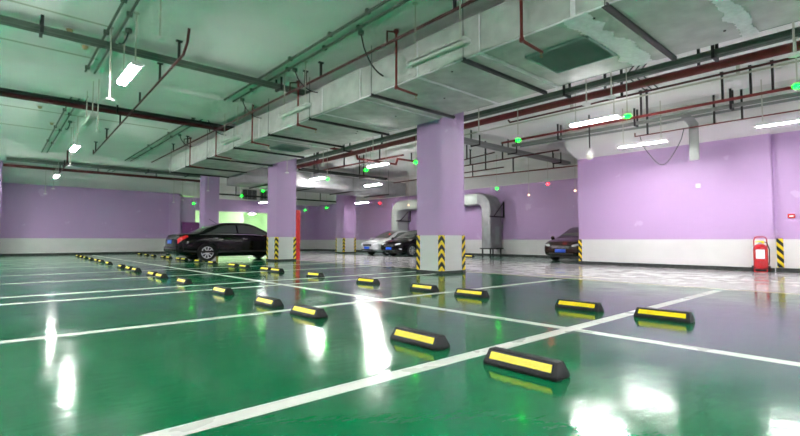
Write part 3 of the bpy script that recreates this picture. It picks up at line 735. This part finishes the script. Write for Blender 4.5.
# local: front faces -y
MB().lathe([(.06, .10), (.13, .115), (.155, .16), (.158, .40), (.158, .60), (.145, .68), (.09, .73), (.045, .745)], seg=24).build('cylinder', 'red', t)
MB().lathe([(.045, .745), (.045, .775), (.03, .78), (.03, .80)], seg=14).build('valve_neck', 'chrome', t)
MB().box(-.05, .05, -.02, .02, .80, .825).box(-.11, -.05, -.012, .012, .79, .81).build('valve_lever', 'yellow', t)
MB().lathe([(.03, -.05), (.03, -.03)], (.06, 0, .79), 'y', 12).build('gauge', 'yellow', t)
fr = MB().tube([(-.14, .05, .12), (-.14, .1, .6), (-.135, .12, .85), (-.115, .125, .91), (-.08, .125, .93), (.08, .125, .93), (.115, .125, .91), (.135, .12, .85), (.14, .1, .6), (.14, .05, .12)], .014, 8)
fr.build('push_handle', 'red', t)
MB().tube([(-.13, -.16, .02), (-.13, -.15, .1), (.13, -.15, .1), (.13, -.16, .02)], .013, 6).tube([(-.13, -.16, .02), (.13, -.16, .02)], .013, 6).build('front_stand', 'red', t)
for s in (-1, 1):
    w = MB().lathe([(.055, -.02), (.082, -.022), (.086, 0), (.082, .022), (.055, .02)], (s * .175, .08, .086), 'x', 18).build('wheel', 'tyre', t)
    MB().lathe([(.02, -.026), (.05, -.024), (.05, .024), (.02, .026)], (s * .175, .08, .086), 'x', 14).build('wheel_hub', 'red', w)
MB().tube([(-.175, .08, .086), (.175, .08, .086)], .012, 8).build('axle', 'black', t)
b = MB(); n = 8
vs = [(.1605 * math.sin(-.62 + 1.24 * k / n), -.1605 * math.cos(-.62 + 1.24 * k / n), z) for z in (.36, .60) for k in range(n + 1)]
b.add(vs, [(k, k + 1, n + 2 + k, n + 1 + k) for k in range(n)])
lb = b.build('label_sheet', 'paper', t); lb['label'] = 'white instruction label'
MB().tube([(.05, -.02, .80), (.14, -.03, .78), (.185, -.02, .6), (.18, -.02, .3), (.165, -.03, .2)], .012, 8).build('hose', 'cable', t)

# ------------------------------------------------------------------ cars
def catmull(p0, p1, p2, p3, t):
    t2, t3 = t * t, t * t * t
    return .5 * (2 * p1 + (p2 - p0) * t + (2 * p0 - 5 * p1 + 4 * p2 - p3) * t2 + (3 * p1 - p0 - 3 * p2 + p3) * t3)
class CarSurface:
    """body skin: stations along the length, each a half profile from the floor pan up to the roof centre"""
    def __init__(s, st): s.P = [s.prof(*a) for a in st]
    @staticmethod
    def prof(x, w, zb, zm, zbelt, ws, zs, wt, zt):
        return [Vector(q) for q in [(x, 0, zb), (x, w * .82, zb), (x, w * .97, zb + .07), (x, w, zm), (x, w * .965, zbelt), (x, ws, zs), (x, wt, zt - .012), (x, 0, zt)]]
    def at(s, u, v):
        """u in stations, v in profile points (0..7); v > 7 is the mirrored side"""
        side = 1
        if v > 7: v = 14 - v; side = -1
        n, m = len(s.P), 8
        i = min(max(int(u), 0), n - 2); t = u - i; j = min(max(int(v), 0), m - 2); q = v - j
        row = []
        for a in (-1, 0, 1, 2):
            k = min(max(i + a, 0), n - 1); R = s.P[k]
            def g(jj):
                if jj < 0: p = R[1].copy(); p.y = -p.y; return p
                if jj > 7: p = R[6].copy(); p.y = -p.y; return p
                return R[jj]
            row.append(catmull(g(j - 1), g(j), g(j + 1), g(j + 2), q) if j != 4 or True else None)
        p = catmull(*row, t)
        # keep x monotone: straight between stations
        p.x = row[1].x + (row[2].x - row[1].x) * t
        if side < 0: p.y = -p.y
        return p
    def normal(s, u, v):
        e = .02; n = len(s.P) - 1
        du = s.at(min(u + e, n), v) - s.at(max(u - e, 0), v); dv = s.at(u, v + e) - s.at(u, v - e)
        k = dv.cross(du)
        if k.length < 1e-9: return Vector((0, 0, 1))
        return k.normalized()
    def patch(s, quad, nu, nv, off, mirror=False):
        """a sheet lying on the skin; quad = four (u, v) corners in order"""
        b = MB(); vs = []
        (a, c, d, e) = quad
        for i in range(nu + 1):
            for j in range(nv + 1):
                f, g = i / nu, j / nv
                u = (a[0] * (1 - g) + e[0] * g) * (1 - f) + (c[0] * (1 - g) + d[0] * g) * f
                v = (a[1] * (1 - g) + e[1] * g) * (1 - f) + (c[1] * (1 - g) + d[1] * g) * f
                p = s.at(u, v); nn = s.normal(u, v)
                q = p + nn * off
                # always outwards from the body axis
                ctr = Vector((p.x, 0, .7))
                if (q - ctr).length < (p - ctr).length: q = p - nn * off
                vs.append(Vector((q.x, -q.y, q.z)) if mirror else q)
        b.add(vs, [(i * (nv + 1) + j, i * (nv + 1) + j + 1, (i + 1) * (nv + 1) + j + 1, (i + 1) * (nv + 1) + j) for i in range(nu) for j in range(nv)])
        return b
    def skin(s, nu=4, nv=3):
        n = len(s.P) - 1; b = MB(); vs = []
        US = [i / nu for i in range(n * nu + 1)]; VS = [j / nv for j in range(7 * nv + 1)]
        VV = VS + [14 - v for v in VS[-2:0:-1]]
        for u in US:
            for v in VV: vs.append(s.at(u, v))
        m = len(VV)
        fs = [(i * m + j, i * m + (j + 1) % m, (i + 1) * m + (j + 1) % m, (i + 1) * m + j) for i in range(len(US) - 1) for j in range(m)]
        # rounded end caps
        for ring, sgn in ((0, -1), (len(US) - 1, 1)):
            idx = [ring * m + j for j in range(m)]
            c = sum((Vector(vs[k]) for k in idx), Vector()) / m
            prev = idx
            for sc, dx in ((.86, .035), (.5, .055)):
                new = []
                for k in idx:
                    p = Vector(vs[k]); q = c + (p - c) * sc; q.x += sgn * dx; new.append(len(vs)); vs.append(q)
                for j in range(m):
                    f = (prev[j], prev[(j + 1) % m], new[(j + 1) % m], new[j]); fs.append(f if sgn > 0 else f[::-1])
                prev = new
            fs.append(prev if sgn > 0 else prev[::-1])
        return b.add(vs, fs)

def make_car(name, label, loc, rz, paint, st, xr, xf, rw=.33, track=.76, wins=(), rear=True, front=True, spokes=9, glass='glass', antenna=False):
    t = thing(name, label, 'car', loc, rz)
    cs = CarSurface(st); L = st[-1][0]; n = len(st) - 1
    body = cs.skin().build('body', [paint, 'trimblack'], t)
    # cut wheel arches
    cb = MB()
    for x in (xr, xf):
        for s_ in (-1, 1):
            y0, y1 = (track - .16) * s_, 1.3 * s_
            cb.lathe([(rw + .055, min(y0, y1)), (rw + .055, max(y0, y1))], (x, 0, rw), 'y', 28)
    cut = cb.build('arch_cutter', 'trimblack')
    md = body.modifiers.new('arches', 'BOOLEAN'); md.object = cut; md.operation = 'DIFFERENCE'; md.solver = 'EXACT'
    cut.parent = t
    dg = bpy.context.evaluated_depsgraph_get(); dg.update()
    me = bpy.data.meshes.new_from_object(body.evaluated_get(dg)); old = body.data
    body.modifiers.clear(); body.data = me; bpy.data.meshes.remove(old)
    bpy.data.objects.remove(cut)
    me.shade_smooth(); me.set_sharp_from_angle(angle=math.radians(40))
    # glass
    for nm, quad, both in wins:
        sides = (False, True) if both else (False,)
        for mir in sides: cs.patch(quad, 12, 8, .006, mir).build(nm, glass, t)
    # wheels
    for x in (xr, xf):
        for s_ in (-1, 1):
            c = (x, s_ * track, rw)
            w = MB().lathe([(rw * .66, -.095), (rw * .9, -.1), (rw, -.075), (rw, .075), (rw * .9, .1), (rw * .66, .095)], c, 'y', 32).build('wheel', 'tyre', t)
            b = MB(); yo = s_ * .098
            b.lathe([(rw * .60, -.012), (rw * .66, -.012), (rw * .68, .004), (rw * .66, .010), (rw * .60, .006), (rw * .60, -.012)], (x, s_ * track + yo, rw), 'y', 32, cap=False)
            b.lathe([(.02, -.01), (.065, -.01), (.06, .014), (.02, .014)], (x, s_ * track + yo, rw), 'y', 16)
            for k in range(spokes):
                a = 2 * PI * k / spokes; ca, sa = math.cos(a), math.sin(a); hw = .022
                pts = []
                for r, ww in ((.05, hw * .8), (rw * .64, hw)):
                    for q in (-ww, ww): pts.append((x + r * ca - q * sa, rw + r * sa + q * ca))
                vs = [(px, s_ * track + yo - .008, pz) for px, pz in pts] + [(px, s_ * track + yo + .012, pz) for px, pz in pts]
                b.add(vs, [(0, 1, 3, 2), (4, 6, 7, 5), (0, 4, 5, 1), (1, 5, 7, 3), (3, 7, 6, 2), (2, 6, 4, 0)])
            b.build('rim', 'alloy', w)
    b = MB().box(xr - .7, xf + .7, -.55, .55, .19, .3); b.build('underbody', 'trimblack', t)
    # mirrors, handles
    um = n - 3.15
    for s_ in (-1, 1):
        p = cs.at(um, 4.15); c = (p.x + .02, s_ * (p.y + .10), p.z + .05)
        b = MB(); b.lathe([(.02, -.05), (.075, -.035), (.085, .01), (.06, .05), (.02, .06)], c, 'x', 12)
        b.tube([(c[0], s_ * (p.y - .02), p.z), (c[0], s_ * (p.y + .08), p.z + .03)], .02, 6)
        b.build('door_mirror', paint, t)
        for ux in (n * .36, n * .54):
            p = cs.at(ux, 3.75); 
            MB().box(p.x - .09, p.x + .09, min(s_ * (p.y - .01), s_ * (p.y + .028)), max(s_ * (p.y - .01), s_ * (p.y + .028)), p.z - .012, p.z + .016).build('door_handle', 'chrome', t, bevel=.005)
    return t, cs, L, n

# black saloon, seen from its right rear
ST = [(0.0, .76, .36, .58, .78, .66, .86, .42, .89), (.08, .85, .28, .56, .86, .74, .97, .46, 1.0), (.30, .885, .23, .55, .92, .77, 1.0, .48, 1.04), (.72, .90, .2, .55, .95, .76, 1.04, .48, 1.075),
      (1.12, .90, .19, .55, .96, .70, 1.20, .46, 1.255), (1.62, .905, .18, .55, .95, .63, 1.37, .44, 1.435), (2.15, .905, .18, .55, .94, .61, 1.41, .43, 1.48), (2.72, .905, .18, .55, .93, .61, 1.38, .43, 1.45),
      (3.20, .90, .18, .55, .92, .66, 1.20, .46, 1.25), (3.72, .895, .19, .55, .89, .74, .97, .48, 1.01), (4.15, .88, .21, .53, .82, .73, .885, .47, .915), (4.52, .84, .25, .5, .73, .66, .79, .44, .815), (4.70, .74, .33, .48, .64, .57, .69, .4, .71)]
W = [('rear_side_window', ((3.35, 4.22), (5.95, 4.22), (5.95, 4.86), (4.75, 4.86)), True),
     ('front_side_window', ((6.08, 4.22), (8.75, 4.22), (7.35, 4.86), (6.08, 4.86)), True),
     ('rear_window', ((3.2, 5.35), (4.75, 5.3), (4.75, 8.7), (3.2, 8.65)), False),
     ('windscreen', ((7.3, 5.3), (8.95, 5.35), (8.95, 8.65), (7.3, 8.7)), False)]
t, cs, L, n = make_car('black_sedan', 'glossy black sedan parked with its tail toward the camera beside the second column', (5.24, 19.5, 0), 0, 'carblack', ST, 1.02, 3.74, wins=W)
for mir in (False, True):
    cs.patch(((.15, 3.35), (2.1, 3.9), (2.0, 4.35), (.1, 4.2)), 8, 6, .012, mir).build('tail_lamp', 'taillamp', t)
    cs.patch(((10.6, 3.35), (11.8, 3.3), (11.7, 4.3), (10.5, 4.3)), 6, 5, .01, mir).build('head_lamp', 'headlamp', t)
    cs.patch(((3.0, 4.12), (9.0, 4.12), (9.0, 4.17), (3.0, 4.17)), 24, 1, .008, mir).build('window_trim', 'chrome', t)
    cs.patch(((1.6, 2.3), (9.9, 2.3), (9.9, 2.55), (1.6, 2.55)), 20, 2, .006, mir).build('sill_trim', 'trimblack', t)
MB().box(-.075, -.05, -.23, .23, .66, .80).build('number_plate', 'plate', t, bevel=.004)
MB().box(-.09, -.03, -.36, .36, .815, .845).build('boot_trim', 'chrome', t, bevel=.006)
MB().box(-.06, .2, -.80, .80, .36, .56).build('rear_bumper', 'carblack', t, bevel=.05)
b = MB()
for s_ in (-1, 1): b.tube([(.1, s_ * .55, .24), (-.03, s_ * .55, .24)], .035, 10)
b.build('exhaust_tips', 'chrome', t)
t.scale = (1.07, 1.07, 1.07)
MB().tube([(1.55, -.2, 1.44), (1.28, -.2, 1.60)], .008, 6).build('roof_antenna', 'trimblack', t)

# silver hatchback, black saloon and brown saloon facing the aisle
SH = [(0.0, .74, .36, .6, .85, .66, 1.0, .42, 1.02), (.10, .83, .28, .56, .9, .72, 1.1, .46, 1.15), (.40, .85, .22, .55, .93, .68, 1.28, .46, 1.36), (.95, .86, .19, .55, .94, .62, 1.40, .44, 1.47), (1.7, .865, .18, .55, .93, .61, 1.43, .43, 1.505),
      (2.3, .865, .18, .55, .92, .61, 1.40, .43, 1.47), (2.8, .86, .18, .55, .91, .64, 1.22, .45, 1.28), (3.35, .855, .19, .55, .89, .72, .98, .48, 1.03), (3.8, .84, .21, .53, .82, .70, .89, .46, .93), (4.12, .80, .25, .5, .73, .64, .79, .44, .82), (4.28, .70, .33, .48, .64, .55, .69, .4, .71)]
def frontal(t, cs, L, n, paint, y_grille=.42, gtop=.70, silver=False):
    for mir in (False, True):
        sg = -1 if mir else 1; b = MB(); vs = []
        for a in range(9):
            for c in range(12):
                th, ph = PI * a / 8, 2 * PI * c / 12
                vs.append((L - .13 + .2 * math.sin(th) * math.cos(ph) - .05 * math.cos(th), sg * (.60 + .19 * math.cos(th)), .665 + .075 * math.sin(th) * math.sin(ph) + .03 * math.cos(th)))
        b.add(vs, [(a * 12 + c, a * 12 + (c + 1) % 12, a * 12 + 12 + (c + 1) % 12, a * 12 + 12 + c) for a in range(8) for c in range(12)])
        b.build('head_lamp', 'headlamp', t)
        cs.patch(((n - .85, 2.35), (n - .12, 2.3), (n - .12, 2.75), (n - .85, 2.7)), 5, 3, .010, mir).build('fog_lamp', 'headlamp', t)
    g = MB().box(L + .01, L + .062, -.40, .40, .54, .665).build('grille', 'trimblack', t, bevel=.02)
    b = MB()
    for k in range(3): b.box(L + .06, L + .068, -.37, .37, .56 + k * .035, .568 + k * .035)
    b.build('grille_bars', 'chrome', g)
    MB().box(L + .02, L + .07, -.52, .52, .30, .36).build('air_intake', 'trimblack', t, bevel=.012)
    MB().box(L + .058, L + .082, -.23, .23, .385, .515).build('number_plate', 'plate', t, bevel=.004)
WS = [('rear_side_window', ((1.6, 4.25), (3.95, 4.22), (3.95, 4.86), (2.3, 4.86)), True), ('front_side_window', ((4.08, 4.22), (6.7, 4.22), (5.35, 4.86), (4.08, 4.86)), True),
      ('rear_window', ((.9, 5.35), (2.2, 5.3), (2.2, 8.7), (.9, 8.65)), False), ('windscreen', ((5.2, 5.3), (6.95, 5.35), (6.95, 8.65), (5.2, 8.7)), False)]
t, cs, L, n = make_car('silver_hatchback', 'silver hatchback parked facing the aisle, left of the other black car', (15.42 + 4.28 * .94, 20.0, 0), PI, 'carsilver', SH, .8, 3.42, rw=.31, track=.72, wins=WS, spokes=8)
frontal(t, cs, L, n, 'carsilver'); t.scale = (.94, .94, .94)
t, cs, L, n = make_car('black_sedan', 'smaller black sedan facing the aisle, half hidden by the thick column', (15.1 + 4.70 * .94, 17.75, 0), PI, 'carblack', ST, 1.02, 3.80, wins=W, spokes=8)
frontal(t, cs, L, n, 'carblack'); t.scale = (.94, .94, .94)
t, cs, L, n = make_car('brown_sedan', 'dark brown sedan peeping out from behind the free end of the right wall', (16.55 + 4.70 * .96, 9.12, 0), PI, 'carbrown', ST, 1.02, 3.80, wins=W, spokes=8)
frontal(t, cs, L, n, 'carbrown'); t.scale = (.96, .96, .96)

# ------------------------------------------------------------------ camera, world
cam = bpy.data.cameras.new('camera'); co = bpy.data.objects.new('camera', cam); COL.objects.link(co)
cam.sensor_width = 36; cam.lens = 36 * 455 / 800; cam.clip_end = 200; cam.clip_start = .05
co.location = (0, 0, .85)
co.rotation_euler = (PI / 2 + math.atan(22 / 455), 0, -math.radians(41.7))
S.camera = co
w = bpy.data.worlds.new('world'); S.world = w; w.use_nodes = True
w.node_tree.nodes['Background'].inputs['Color'].default_value = (.5, .55, .52, 1)
w.node_tree.nodes['Background'].inputs['Strength'].default_value = .0
vs_ = S.view_settings
vs_.view_transform = 'Standard'; vs_.look = 'None'; vs_.gamma = 1; vs_.exposure = 2.38
S.cycles.denoising_input_passes = 'RGB_ALBEDO'
S.cycles.max_bounces = 12; S.cycles.diffuse_bounces = 6; S.cycles.glossy_bounces = 5
S.cycles.sample_clamp_indirect = 6
S.cycles.caustics_reflective = False; S.cycles.caustics_refractive = False
bpy.context.view_layer.update()
